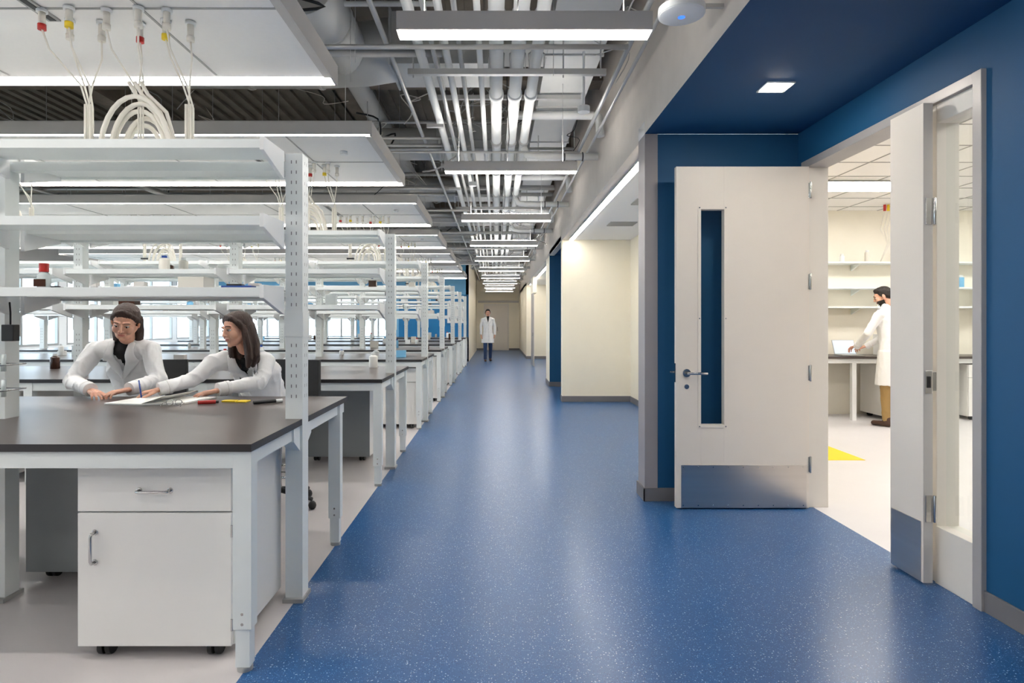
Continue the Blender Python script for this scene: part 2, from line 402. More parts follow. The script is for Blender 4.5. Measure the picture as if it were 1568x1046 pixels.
# =================== CEILING CLOUDS ===================
PX0,PX1=-9.2,-.97
for k in range(-1,7):  # first panel is out of view, added for its light
    y0=1.98+2.70*k; y1=y0+1.68
    a=MB()
    a.box(PX0,PX1,y0,y1,2.83,2.90,TILE)
    a.box(PX0,PX1,y0-.012,y0,2.82,2.92,LGREY); a.box(PX0,PX1,y1,y1+.012,2.80,2.92,LGREY)
    a.box(PX1-.0,PX1+.012,y0-.012,y1+.012,2.80,2.92,LGREY); a.box(PX0-.012,PX0,y0-.012,y1+.012,2.80,2.92,LGREY)
    for (ya,yb) in ((y0+.002,y0+.052),(y1-.052,y1-.002)):
        a.box(PX0,PX1-.02,ya,yb,2.825,2.829,LED,yn=LGREY,yp=LGREY)
    a.box(PX1-.05,PX1,y0+.06,y1-.06,2.82,2.829,LGREY)
    x=PX1-.68
    while x>PX0:
        a.box(x-.006,x+.006,y0+.08,y1-.08,2.826,2.83,GRID); x-=1.22
    a.box(PX0,PX1-.05,(y0+y1)/2-.006,(y0+y1)/2+.006,2.826,2.83,GRID)
    for x in (-1.2,-2.9,-4.6,-6.3,-8.0):
        for y in (y0+.15,y1-.15): a.cyl((x,y,2.9),(x,y,4.28),.003,COND,6)
    a.box(-2.16,-2.10,y0+.2,y0+.95,2.822,2.83,GRID); a.box(-2.145,-2.115,y0+.21,y0+.94,2.82,2.822,BLACK); a.cyl((-1.3,y0+.5,2.83),(-1.3,y0+.5,2.8),.03,WHITE)
    a.obj('ceiling_panel_cloud',bevel=0)

# =================== PLENUM SERVICES ===================
a=MB()
for x,r,z in ((0.0,.052,3.36),(.16,.052,3.36),(.3,.045,3.36)):
    a.cyl((x,-2.9,z),(x,29.9,z),r,PIPE,16)
    for k in range(-1,20):
        y=3.95+1.35*k; a.cyl((x,y-.04,z),(x,y+.04,z),r+.012,WHITE if k%2 else COND,16)
for x,r,z in ((-.55,.035,3.33),(-.45,.018,3.31),(-.36,.026,3.32),(-.26,.018,3.31),(-.12,.022,3.31)):
    a.cyl((x,-2.9,z),(x,29.9,z),r,PIPE if r>.02 else COND,10)
for k in range(0,10):
    y=6.3+2.7*k
    if y+.5>29.5: continue
    a.tube([(.16,y,3.42),(.16,y,3.5),(.22,y,3.52),(1.0,y,3.52),(1.06,y,3.50),(1.08,y,3.3)],.045,PIPE,12)
    a.tube([(.3,y+.4,3.3),(.34,y+.4,3.22),(.45,y+.4,3.2),(1.12,y+.4,3.2)],.04,PIPE,12)
    for x in (.75,.95): a.cyl((x-.006,y+.4,3.2),(x+.006,y+.4,3.2),.05,BLACK)
a.obj('ceiling_pipes',bevel=0)
a=MB()
for k in range(-1,10):
    y=4.54+2.7*k
    a.box(-.66,.82,y-.02,y+.02,3.22,3.262,COND)
    for x in (-.62,.5,.78): a.cyl((x,y,3.2),(x,y,4.28),.006,COND,6)
    for x in (0,.16,.3): a.tube([(x-.055,y,3.262),(x-.058,y,3.38),(x,y,3.425),(x+.058,y,3.38),(x+.055,y,3.262)],.006,COND,6)
    a.box(-.66,-.5,y+1.2,y+1.24,3.22,3.25,COND); a.box(-.66,.82,y+1.35,y+1.39,3.54,3.58,COND)
a.obj('pipe_trapeze_hangers',bevel=.0)
a=MB()
a.box(.42,.88,2.0,29.5,3.6,3.92,DUCT)
for k in range(22): a.box(.405,.895,2.6+1.22*k,2.63+1.22*k,3.585,3.935,DUCT)
a.box(-.85,-.05,4.85,5.35,3.44,3.86,DUCT); a.box(-.05,.42,4.95,5.3,3.6,3.86,DUCT)
a.box(-.86,-.84,4.83,5.37,3.42,3.88,DUCT); a.box(-.47,-.45,4.83,5.37,3.42,3.88,DUCT)
a.tube([(-2.6,5.1,3.6),(-1.5,5.1,3.6),(-1.1,5.1,3.62),(-.85,5.1,3.66)],.25,DUCT,28)
for x in (-2.1,-1.5): a.cyl((x,5.1,3.6),(x+.03,5.1,3.6),.262,DUCT,28)
a.cyl((-1.25,3.9,3.55),(-1.25,5.0,3.6),.2,DUCT,28); a.cyl((-1.25,4.4,3.57),(-1.25,4.43,3.57),.212,DUCT,28)
for k in range(1,8):
    y=5.1+2.7*k
    a.cyl((-3.2,y,3.66),(-.7,y,3.66),.2,DUCT,24); a.box(-.7,.42,y-.2,y+.2,3.5,3.85,DUCT)
    for x in (-2.4,-1.5,-.73): a.cyl((x,y,3.66),(x+.03,y,3.66),.215,DUCT,24)
a.cyl((.88,4.2,3.75),(1.14,4.2,3.75),.12,DUCT,20)
a.cyl((-1.5,-2.9,3.95),(-1.5,29,3.95),.11,DUCT,20)
a.box(-.62,-.2,-2,4.2,3.62,3.92,DUCT); a.box(-.63,-.19,2.3,2.33,3.61,3.93,DUCT); a.box(-.63,-.19,3.4,3.43,3.61,3.93,DUCT)
a.obj('ventilation_duct',bevel=.004)
a=MB()
for x,z,r in ((.95,3.35,.02),(1.03,3.3,.015),(-.8,3.40,.02),(-5,3.3,.05),(-7,3.4,.03)):
    a.cyl((x,-2.9,z),(x,21.2 if x<-.97 else 29.8,z),r,COND,8)
for k in range(0,7):
    y=4.15+2.7*k
    for j in range(5):
        yy=y+random.uniform(-.35,.35); z=random.uniform(3.1,3.8)
        a.cyl((-9,yy,z),(-.4 if j%2 else .9,yy,z),random.choice((.012,.018,.03)),random.choice((COND,PIPE,COND)),8)
a.obj('electrical_conduit',bevel=0)
a=MB()
for k in range(150):
    y=random.choice([4.15+2.7*j for j in range(7)])+random.uniform(-.45,.45); x=random.uniform(-6,1.0)
    pts=[V((x,y,random.uniform(3.6,4.2)))]
    for j in range(5): pts.append(pts[-1]+V((random.uniform(-.35,.35),random.uniform(-.12,.12),random.uniform(-.28,.14))))
    for p in pts: p.z=max(3.02,min(4.2,p.z)); p.x=min(1.08,p.x)
    q=[]
    for i in range(len(pts)-1):
        p0=pts[max(0,i-1)];p1=pts[i];p2=pts[i+1];p3=pts[min(len(pts)-1,i+2)]
        for s_ in (0,.25,.5,.75):
            q.append(.5*((2*p1)+(p2-p0)*s_+(2*p0-5*p1+4*p2-p3)*s_*s_+(3*p1-p0-3*p2+p3)*s_**3))
    q.append(pts[-1])
    a.tube(q,random.choice((.004,.006,.01)),random.choice((COND,CABLE,BLACK,COND)),6)
for k in range(60):
    x=random.uniform(-7,1.0); y=random.choice([4.15+2.7*j for j in range(7)])+random.uniform(-.45,.45)
    a.cyl((x,y,random.uniform(3.05,3.4)),(x,y,4.28),.0035,COND,6)
a.obj('ceiling_cable_tangle',bevel=0)
a=MB(); a.cyl((.93,3.05,2.95),(.93,3.05,2.915),.115,WHITE,32); a.sph((.93,3.05,2.915),(.112,.112,.012),WHITE,24); a.cyl((.93,3.05,2.904),(.93,3.05,2.902),.018,M('indicator_blue',(40,90,220),.4,emit=1.5),16)
a.box(.9,1.14,3.04,3.06,2.95,2.97,COND); a.obj('wireless_access_point',bevel=.004)
a=MB()
for (x,y) in ((.72,5.0),(.72,10.4),(-.3,7.7)):
    a.cyl((x,y,3.15),(x,y,3.1),.05,WHITE,20); a.cyl((x,y,3.15),(x,y,4.28),.01,WHITE,8)
a.obj('smoke_detector')
# =================== BENCHES ===================
BX=-.953
SLOT=M('slot_shadow',(110,112,112),.8)
def bench(y0,name='lab_bench',nb=5):
    a=MB(); L=nb*1.46+.07
    a.box(-L,0,0,1.53,.867,.897,TOP,yn=EDGE,xp=EDGE,yp=EDGE,xn=EDGE,zn=EDGE)
    a.box(-L+.02,-.02,.015,.045,.80,.866,SHELF); a.box(-L+.02,-.02,1.485,1.515,.80,.866,SHELF)
    for k in range(nb+1):
        xc=-.04-k*1.46
        a.box(xc-.02,xc+.02,.046,1.484,.805,.865,SHELF)
        for ya in (.011,1.36):
            a.box(xc-.036,xc+.036,ya,ya+.06,.17,.8665,SHELF); a.box(xc-.028,xc+.028,ya+.005,ya+.055,.02,.17,SHELF)
            a.cyl((xc,ya+.03,0),(xc,ya+.03,.02),.03,ALU)
            for z in (.19,.23): a.cyl((xc,ya-.001,z),(xc,ya+.0,z),.006,CHROME,8)
        a.box(xc-.042,xc+.042,.62,.71,.02,2.2,SHELF); a.box(xc-.05,xc+.05,.6,.73,0,.02,ALU)
        for z in [1.0+.05*i for i in range(24)]:
            for dx in (-.012,.012): a.quad([(xc+dx-.002,.6185,z),(xc+dx+.002,.6185,z),(xc+dx+.002,.6185,z+.016),(xc+dx-.002,.6185,z+.016)],SLOT)
            if k==0:
                for dy in (.65,.68): a.quad([(xc+.0435,dy-.002,z),(xc+.0435,dy+.002,z),(xc+.0435,dy+.002,z+.016),(xc+.0435,dy-.002,z+.016)],SLOT)
        a.box(xc-.046,xc+.046,.614,.716,1.30,1.42,SHELF)
        if k<nb:
            xa=xc-1.46+.048; xb=xc-.048
            for z in (1.50,1.82,2.165):
                for (ya,yb) in ((.36,.615),(.715,.97)):
                    a.box(xa+.02,xb-.02,ya+.009,yb-.009,z,z+.022,SHELF)
                    lip=ya if ya<.5 else yb-.008
                    a.box(xa+.02,xb-.02,lip,lip+.008,z-.012,z+.028,SHELF)
                    for xe in (xa+.0,xb-.019):
                        if ya<.5: a.prism([(xe,.62,z-.09),(xe,.62,z+.045),(xe,ya-.002,z+.04),(xe,ya-.002,z-.02)],(.019,0,0),WHITE)
                        else: a.prism([(xe,.71,z-.09),(xe,.71,z+.045),(xe,yb+.002,z+.04),(xe,yb+.002,z-.02)],(.019,0,0),WHITE)
            a.box(xa,xb,.64,.69,2.12,2.165,SHELF)
        a.prism([(xc-.03,.71,.866),(xc-.03,.71,.74),(xc-.03,.80,.80),(xc-.03,.80,.866)],(.06,0,0),SHELF)
        a.prism([(xc-.03,.62,.866),(xc-.03,.62,.74),(xc-.03,.53,.80),(xc-.03,.53,.866)],(.06,0,0),SHELF)
    return a.obj(name,(BX,y0,0),bevel=.002)
b1=bench(2.36)
for k in range(1,7): inst(b1,(BX,2.36+2.70*k,0))
for x in (-3.9,-5.4): putcab(x,2.46)
for x in (-2.48,-4.6,-6.0): putcab(x,3.2,True)
for x in (-3.1,-4.8,-6.1): putcab(x,5.16)
for x in (-1.87,-3.3,-5.0): putcab(x,5.95,True)
for k in range(2,7):
    y=2.36+2.70*k
    for x in (-1.64,-2.35,-3.9,-5.3): putcab(x,y+.08); 
    for x in (-1.64,-3.2,-4.6): putcab(x,y+.92,True)
for k in range(1,7):
    a=MB(); y=2.36+2.70*k
    for i in range(34):
        x=BX-random.uniform(.2,5.6); 
        if abs(((x-BX+.04)%1.46))<.12 : continue
        lvl=random.choice((1.523,1.843,.898,1.523,.898)); yy=y+random.choice((.48,.84)) if lvl>1 else y+random.uniform(.15,1.35)
        if lvl<1 and abs(yy-y-.66)<.15: yy=yy+.3
        h=random.uniform(.07,.2); r=random.uniform(.025,.05); m=random.choice((PAPER,SHELF,CABLE,LGREY,SKYB,AMBER,PAPER,WHITE))
        if random.random()<.5:
            a.cyl((x,yy,lvl),(x,yy,lvl+h*.75),r,m,12); a.cyl((x,yy,lvl+h*.75),(x,yy,lvl+h*.85),r,m,12,r2=r*.45); a.cyl((x,yy,lvl+h*.85),(x,yy,lvl+h),r*.5,random.choice((WHITE,BLUEP,WHITE,RED)),12)
        else: a.box(x-r*1.6,x+r*1.6,yy-r,yy+r,lvl,lvl+h*.8,m)
    a.obj('shelf_supplies',bevel=.002)
def bundle(loc):
    a=MB()
    tops=[(-.36,-.1),(-.3,.0),(-.22,-.12),(-.16,.02),(-.06,-.1),(.02,.03),(.1,-.12),(.16,.0),(.22,-.1),(.27,.02)]
    for i,(x,y) in enumerate(tops):
        y-=.1
        a.cyl((x,y,.63),(x,y,.615),.024,WHITE); a.cyl((x,y,.615),(x,y,.56),.015,CABLE); a.cyl((x,y,.56),(x,y,.535),.018,(RED,CABLE,YELP,CABLE,CABLE)[i%5])
        xt=-.28 if i<4 else (.22 if i>6 else -.03)
        a.tube([(x,y,.54),(x+(xt-x)*.15,y+.03,.46),(x+(xt-x)*.7,-.02,.35),(xt+(i%3)*.012,0,.24),(xt+(i%3)*.012,0,.0)],.0045,CABLE,6)
    for i in range(5):
        r=.19-.022*i; h=.29-.03*i
        a.tube([(-.03-r*math.cos(t*math.pi/14)*.9+.02*(i%2),.02*i-.03,max(0,h*math.sin(t*math.pi/14))) for t in range(15)],.012,CABLE,8)
    for i in range(3): 
        a.tube([(-.06+.03*i,-.03,.36),(-.03+.03*i,-.02,.3),(.05+.03*i,0,.22),(.12+.012*i,0,.1),(.13+.012*i,0,0)],.010,CABLE,8)
    for x in (-.28,.22):
        for d in (-.012,.012): a.cyl((x+d,.0,0),(x+d,.0,.26),.008,CABLE,8)
    a.box(-.32,-.22,-.02,.02,.05,.07,BLACK)
    return a.obj('service_cable_bundle',loc,bevel=0)
cb=bundle((-1.75,3.02,2.195))
for k in range(1,6): inst(cb,(-1.75,3.02+2.70*k,2.195))
for k in range(0,5): inst(cb,(-4.6,3.02+2.70*k,2.195))
# items on the near bench
zt=.898
a=MB()
a.prism([(-2.26,3.50,zt),(-2.02,3.46,zt),(-1.97,3.79,zt),(-2.21,3.83,zt)],(0,0,.008),PAPER)
a.prism([(-2.02,3.46,zt),(-1.80,3.51,zt),(-1.76,3.82,zt),(-1.97,3.79,zt)],(0,0,.010),PAPER)
a.prism([(-2.02,3.46,zt+.01),(-1.90,3.47,zt+.05),(-1.86,3.78,zt+.05),(-1.97,3.79,zt+.01)],(0,0,.001),PAPER)
for i in range(7):
    t=i/8+.08
    a.quad([(-2.24+.01+t*.04,3.52+t*.3,zt+.0085),(-2.03+t*.04,3.485+t*.3,zt+.0085),(-2.03+t*.04,3.488+t*.3,zt+.0085),(-2.24+.01+t*.04,3.523+t*.3,zt+.0085)],PAPERG)
a.obj('open_notebook',bevel=.0005)
a=MB(); a.cyl((-1.72,3.50,zt+.011),(-1.63,3.53,zt+.011),.011,RED,12); a.cyl((-1.63,3.53,zt+.011),(-1.615,3.535,zt+.011),.008,BLACK,12); a.obj('red_marker',bevel=.001)
a=MB(); a.box(-1.63,-1.55,3.60,3.65,zt,zt+.008,YELP); a.box(-1.54,-1.48,3.585,3.66,zt,zt+.006,YELP); a.obj('sticky_notes',bevel=.001)
a=MB(); a.cyl((-1.40,3.50,zt+.010),(-1.30,3.58,zt+.010),.010,BLACK,12); a.cyl((-1.30,3.58,zt+.01),(-1.27,3.605,zt+.01),.011,WHITE,12); a.obj('black_marker',bevel=.001)
a=MB()
for x in (-1.85,-1.80): a.tube([(x+.02*math.cos(t*math.pi/6),3.44,zt+.02+.016*math.sin(t*math.pi/6)) for t in range(13)],.0018,CHROME,6)
a.tube([(-1.87,3.44,zt+.02),(-1.88,3.43,zt+.02),(-1.88,3.40,zt+.002)],.0018,CHROME,6); a.tube([(-1.78,3.44,zt+.02),(-1.77,3.43,zt+.02),(-1.77,3.40,zt+.002)],.0018,CHROME,6)
a.obj('eyeglasses',bevel=0)
a=MB(); x,y,z=-2.13,2.86,1.523
CLB=M('clear_bottle',(205,215,215),.2)
a.cyl((x,y,z),(x,y,z+.07),.028,CLB,16); a.cyl((x,y,z+.07),(x,y,z+.085),.028,CLB,16,r2=.016); a.cyl((x,y,z+.085),(x,y,z+.125),.02,RED,16)
a.box(x-.029,x+.029,y-.0295,y-.028,z+.015,z+.05,AMBER); a.obj('reagent_bottle',bevel=.001)
a=MB(); a.cyl((-2.09,2.88,z),(-2.09,2.88,z+.02),.02,BLACK); a.cyl((-2.06,2.87,z),(-2.06,2.87,z+.015),.015,BLACK); a.obj('bottle_caps',bevel=.001)
a=MB(); a.box(-1.27,-1.13,2.80,2.86,z,z+.018,BLUEP); a.box(-1.25,-1.18,2.81,2.85,z+.018,z+.026,BLACK); a.box(-1.15,-1.10,2.81,2.85,z+.0181,z+.03,LGREY); a.obj('blue_tool_case',bevel=.002)
a=MB(); a.box(-1.72,-1.5,2.80,2.95,z,z+.015,WHITE); a.box(-1.48,-1.36,2.82,2.93,z,z+.06,CABLE); a.obj('specimen_box',bevel=.002)
a=MB(); a.box(-2.39,-2.33,2.93,2.97,1.28,1.36,BLACK); a.tube([(-2.36,2.95,1.36),(-2.36,2.95,1.42),(-2.38,2.97,1.47)],.004,BLACK); a.obj('barcode_scanner')
a=MB()
for z_ in (1.05,1.17):
    a.tube([(-2.40,2.97,z_),(-2.40,2.80,z_),(-2.30,2.80,z_),(-2.30,2.97,z_),(-2.40,2.97,z_)],.003,CHROME,6)
    for x in (-2.38,-2.35,-2.32): a.cyl((x,2.86,z_-.03),(x,2.86,z_+.05),.01,CLB,10); 
a.obj('test_tube_rack',bevel=0)

# =================== STOOLS ===================
def stool(loc,rz,seat=.62):
    a=MB()
    a.cyl((0,0,seat-.05),(0,0,seat),.2,BLACK,32,r2=.205); a.cyl((0,0,seat-.08),(0,0,seat-.05),.1,BLACK,20)
    a.cyl((0,0,.12),(0,0,seat-.08),.025,CHROME,14)
    a.tube([(.2*math.cos(t*math.pi/12),.2*math.sin(t*math.pi/12),.26) for t in range(25)],.009,CHROME,8)
    for i in range(5):
        t=i*2*math.pi/5; e=V((math.cos(t),math.sin(t),0))
        a.cyl((0,0,.13),e*.28+V((0,0,.075)),.022,BLACK,10,r2=.014); a.sph(e*.28+V((0,0,.032)),(.03,.03,.032),BLACK,10)
        if i%2==0: a.cyl((0,0,.26),e*.2+V((0,0,.26)),.006,CHROME,6)
    a.tube([(0,.1,seat-.06),(0,.24,seat-.03),(0,.27,seat+.08),(0,.26,seat+.3)],.014,BLACK,8)
    a.box(-.19,.19,.235,.275,seat+.18,seat+.46,BLACK)
    return a.obj('lab_stool',loc,rz,bevel=.008)
stool((-2.60,4.52,0),.1); stool((-1.62,4.52,0),-.25)

# =================== PEOPLE ===================
def cap(bm,p0,r0,p1,r1,side=None,seg=16):
    p0=V(p0);p1=V(p1); n=(p1-p0)
    n=n.normalized() if n.length>1e-6 else V((0,0,1))
    s=V(side) if side else V((1,0,0))
    s=s-n*s.dot(n); s=s.normalized() if s.length>1e-4 else n.orthogonal().normalized()
    t=n.cross(s)
    if not hasattr(r0,'__len__'): r0=(r0,r0)
    if not hasattr(r1,'__len__'): r1=(r1,r1)
    res=bmesh.ops.create_uvsphere(bm,u_segments=seg,v_segments=9,radius=1)
    for v in res['verts']:
        c=v.co.copy()
        if c.z>0: v.co=p1+s*(c.x*r1[0])+t*(c.y*r1[1])+n*(c.z*min(r1))
        else: v.co=p0+s*(c.x*r0[0])+t*(c.y*r0[1])+n*(c.z*min(r0))
def frus(bm,p0,r0,p1,r1,seg=28):
    p0=V(p0);p1=V(p1)
    A=[bm.verts.new(p0+V((r0[0]*math.cos(2*math.pi*j/seg),r0[1]*math.sin(2*math.pi*j/seg),0))) for j in range(seg)]
    B=[bm.verts.new(p1+V((r1[0]*math.cos(2*math.pi*j/seg),r1[1]*math.sin(2*math.pi*j/seg),0))) for j in range(seg)]
    for j in range(seg): bm.faces.new((A[j],A[(j+1)%seg],B[(j+1)%seg],B[j]))
    bm.faces.new(A[::-1]); bm.faces.new(B)
def ell(bm,c,r,rot=None):
    res=bmesh.ops.create_uvsphere(bm,u_segments=20,v_segments=13,radius=1)
    for v in res['verts']:
        p=V((v.co.x*r[0],v.co.y*r[1],v.co.z*r[2]))
        if rot: p=rot@p
        v.co=p+V(c)
def chain(bm,pts,side=None):
    for (a,ra),(b_,rb) in zip(pts,pts[1:]): cap(bm,a,ra,b_,rb,side)
def blob(name,fn,voxel,smooth,mats,mfn=None,nz=0,nscale=12,xf=None,parent=None,zf=.45):
    bm=bmesh.new(); fn(bm); me=bpy.data.meshes.new(name); bm.to_mesh(me); bm.free()
    o=link(bpy.data.objects.new(name,me))
    r=o.modifiers.new('r','REMESH'); r.mode='VOXEL'; r.voxel_size=voxel; r.use_smooth_shade=True
    if smooth: s=o.modifiers.new('s','SMOOTH'); s.iterations=smooth; s.factor=.5
    dg=bpy.context.evaluated_depsgraph_get(); dg.update()
    m2=bpy.data.meshes.new_from_object(o.evaluated_get(dg))
    o.modifiers.clear(); o.data=m2; bpy.data.meshes.remove(me); m2.name=name
    if nz:
        m2.update(); ns=[v.normal.copy() for v in m2.vertices]
        for v,n in zip(m2.vertices,ns):
            p=v.co*nscale; q=V((p.x,p.y,p.z*zf))
            w_=q+V((noise.noise(q*.7),noise.noise(q*.7+V((9,9,9))),0))
            rr=abs(noise.noise(w_*1.3+V((5,3,1))))
            v.co+=n*(nz*(.7*noise.noise(q)+(.9*(1-rr*2.2)**3 if rr<.45 else 0)-.3))
    m2.materials.clear()
    for m in mats: m2.materials.append(m)
    for p in m2.polygons:
        p.use_smooth=True
        p.material_index = mfn(p.center,p.normal) if mfn else 0
    if xf: m2.transform(xf)
    m2.update()
    if parent: attach(o,parent)
    return o
def attach(o,e):
    o.parent=e; o.matrix_parent_inverse=Matrix.Translation(-e.location)
def person(name,loc):
    e=link(bpy.data.objects.new(name,None)); e.location=loc; e.empty_display_size=.2; return e
def head(parent,M4,style,hair,beard=False,vox=.0032):
    def f(bm):
        ell(bm,(0,.012,.03),(.073,.09,.082))
        ell(bm,(0,-.028,-.015),(.060,.062,.08))
        cap(bm,(-.014,-.048,-.080),.027,(.014,-.048,-.080),.027)
        ell(bm,(0,-.070,-.097),(.018,.016,.014))
        for s in (-1,1):
            ell(bm,(s*.037,-.056,-.028),(.025,.026,.030))
            cap(bm,(s*.056,.0,-.04),.018,(s*.028,-.04,-.083),.02)
            cap(bm,(s*.014,-.083,.026),.009,(s*.040,-.073,.026),.009)
            ell(bm,(s*.077,.012,-.01),(.008,.018,.031),Matrix.Rotation(s*.35,3,'Z'))
            ell(bm,(s*.010,-.092,-.031),(.007,.009,.006))
        cap(bm,(0,-.085,.012),.0075,(0,-.102,-.025),.009)
        ell(bm,(0,-.077,-.058),(.026,.013,.018))
        ell(bm,(0,-.0865,-.0545),(.019,.005,.0034)); ell(bm,(0,-.0855,-.0620),(.016,.006,.0042))
        cap(bm,(0,.015,-.05),(.05,.052),(0,.035,-.13),(.05,.052))
    def mf(c,n):
        if (c.x/.021)**2+((c.z+.058)/.0075)**2<1 and c.y<-.078: return 1
        if beard and c.z<-.042 and c.y<.0 and not (abs(c.x)<.026 and c.z>-.05) and c.z>-.125: return 2
        return 0
    blob('head',f,vox,2,[SKIN,LIPS,hair],mf,xf=M4,parent=parent)
    e=MB()
    for s in (-1,1):
        e.sph((s*.030,-.0735,.002),(.0135,.012,.0080),EYEW,16)
        e.sph((s*.030,-.0828,.0012),(.0060,.004,.0060),IRIS,12)
        e.tube([(s*.017,-.0850,.0045),(s*.023,-.0885,.0085),(s*.033,-.087,.0095),(s*.044,-.077,.004)],.0017,HAIRK,6)
        e.tube([(s*.014,-.0905,.0275),(s*.026,-.0905,.0310),(s*.038,-.084,.0300),(s*.049,-.074,.0245)],.0024,hair,6)
        e.sph((s*.006,-.098,-.0365),(.003,.003,.002),M('nostril',(110,60,50),.6),8)
    eo=e.obj('eyes',bevel=0); eo.data.transform(M4); attach(eo,parent)
    def h(bm):
        ell(bm,(0,.024,.040),(.082,.092,.080)); ell(bm,(0,.000,.063),(.073,.070,.057))
        if style=='short':
            ell(bm,(0,-.026,.088),(.056,.042,.028)); ell(bm,(0,.055,.0),(.070,.05,.065))
            for s in (-1,1): cap(bm,(s*.070,-.016,.03),.012,(s*.072,-.008,-.002),.007)
        if style in('tied','behind'):
            for s in (-1,1):
                chain(bm,[((s*.008,-.050,.094),.013),((s*.038,-.052,.078),.015),((s*.062,-.032,.050),.016),((s*.074,-.000,.018),.016),((s*.076,.04,-.02),.020),((s*.055,.07,-.05),.026)])
        if style=='tied': chain(bm,[((0,.09,-.02),.045),((0,.105,-.07),.032),((.01,.10,-.14),.022)])
        if style=='behind':
            for s in (-1,1): chain(bm,[((s*.06,.05,.0),.035),((s*.064,.062,-.09),.034),((s*.064,.07,-.17),.028)])
            chain(bm,[((0,.07,0),.055),((0,.085,-.1),.05),((0,.09,-.19),.034)])
        if style=='long':
            for s in (-1,1):
                chain(bm,[((s*.008,-.050,.094),.014),((s*.040,-.050,.077),.017),((s*.066,-.028,.042),.019),((s*.079,.002,-.01),.022),((s*.086,.002,-.06),.026),((s*.092,-.002,-.13),.029),((s*.096,-.015,-.20),.026),((s*.092,-.03,-.25),.016)])
                chain(bm,[((s*.06,.05,.0),.04),((s*.075,.05,-.1),.04),((s*.08,.04,-.19),.034),((s*.07,.02,-.25),.018)])
            chain(bm,[((0,.07,0),.06),((0,.085,-.12),.055),((0,.08,-.22),.04)])
    blob('hair',h,.0042,4,[hair],nz=.0022,nscale=70,xf=M4,parent=parent,zf=.1)
def hand(parent,W,d,pn,s,curl=(.35,.5,.4),vox=.0032,sc_=.92,spread=0.12):
    W=V(W);d=V(d).normalized();z=-V(pn); z=(z-d*z.dot(d)).normalized(); x=d.cross(z)
    R=Matrix((x,d,z)).transposed().to_4x4(); xf=Matrix.Translation(W)@R@Matrix.Scale(sc_,4)
    def f(bm):
        cap(bm,(0,-.05,0),(.026,.02),(0,.012,0),(.027,.017),(1,0,0))
        xs=(.029,.0098,-.0098,-.028); bs=(.085,.088,.084,.075)
        Ls=((.042,.026,.02),(.046,.029,.021),(.042,.027,.02),(.033,.021,.018))
        for i in range(4):
            b0=V((s*xs[i],bs[i],0)); cap(bm,(s*xs[i]*.7,.01,0),(.012,.014),b0,.0105,(1,0,0))
            a=0;p=b0; r=(.0092,.0084,.0076,.0064) if i<3 else (.008,.0073,.0066,.0056)
            for j in range(3):
                a+=curl[j]*(1+.08*i); q=p+V((s*xs[i]*spread/.028,math.cos(a),-math.sin(a)))*Ls[i][j]
                cap(bm,p,r[j],q,r[j+1]); p=q
        chain(bm,[((s*.018,.018,-.006),.014),((s*.045,.048,-.014),.0118),((s*.056,.078,-.022),.0098),((s*.052,.102,-.030),.0078)])
    blob('hand',f,vox,2,[SKIN],xf=xf,parent=parent)
def headM(pos,yaw,pitch,roll=0,s=1.0):
    return Matrix.Translation(V(pos))@Matrix.Rotation(math.radians(yaw),4,'Z')@Matrix.Rotation(math.radians(pitch),4,'X')@Matrix.Rotation(math.radians(roll),4,'Y')@Matrix.Scale(s,4)
def lapels(parent,coat,N,R,U,F,V_=.20,w=1.0):
    tmp=coat.data; bvh=BVHTree.FromPolygons([v.co for v in tmp.vertices],[tuple(p.vertices) for p in tmp.polygons])
    a=MB()
    def pr(u,d,off):
        o=N+R*u-U*d+F*.22; h=bvh.ray_cast(o,-F)
        if h[0] is None: return N+R*u-U*d+F*.05
        return h[0]+F*off
    for s in (-1,1):
        inn=[(.050,-.035),(.044,.0),(.034,.06),(.020,.12),(.0,V_)]
        out=[(.085,-.02),(.098,.035),(.118,.085),(.08,.15),(.006,V_+.035)]
        def samp(L,t):
            t=t*(len(L)-1); i=min(int(t),len(L)-2); f_=t-i
            return L[i][0]*(1-f_)+L[i+1][0]*f_, L[i][1]*(1-f_)+L[i+1][1]*f_
        NN=14; MM=4; i0=a.mi(COAT); g=[]
        for i in range(NN+1):
            A=samp(inn,i/NN);B=samp(out,i/NN)
            g.append([a.bm.verts.new(pr(s*(A[0]+(B[0]-A[0])*j/MM)*w,A[1]+(B[1]-A[1])*j/MM,.011+.008*math.sin(math.pi*(.15+.7*j/MM)))) for j in range(MM+1)])
        for i in range(NN):
            for j in range(MM):
                q=(g[i][j],g[i+1][j],g[i+1][j+1],g[i][j+1]); 
                f_=a.bm.faces.new(q if s<0 else q[::-1]); f_.material_index=i0; f_.smooth=True
    o=a.obj('lapels',bevel=0)
    sm=o.modifiers.new('sol','SOLIDIFY'); sm.thickness=.005; sm.offset=-1
    attach(o,parent); return o
def cuffs(parent,pairs,xf=None,sc_=1):
    a=MB()
    for E,W in pairs:
        E=V(E);W=V(W);d=(W-E).normalized()
        a.tube([W-d*.05,W-d*.02,W+d*.022],.047*sc_,COAT,20,r2=.043*sc_)
        a.tube([W-d*.030,W-d*.028],.0472*sc_,LGREY,20)
    o=a.obj('cuffs',bevel=.003)
    if xf: o.data.transform(xf)
    attach(o,parent)
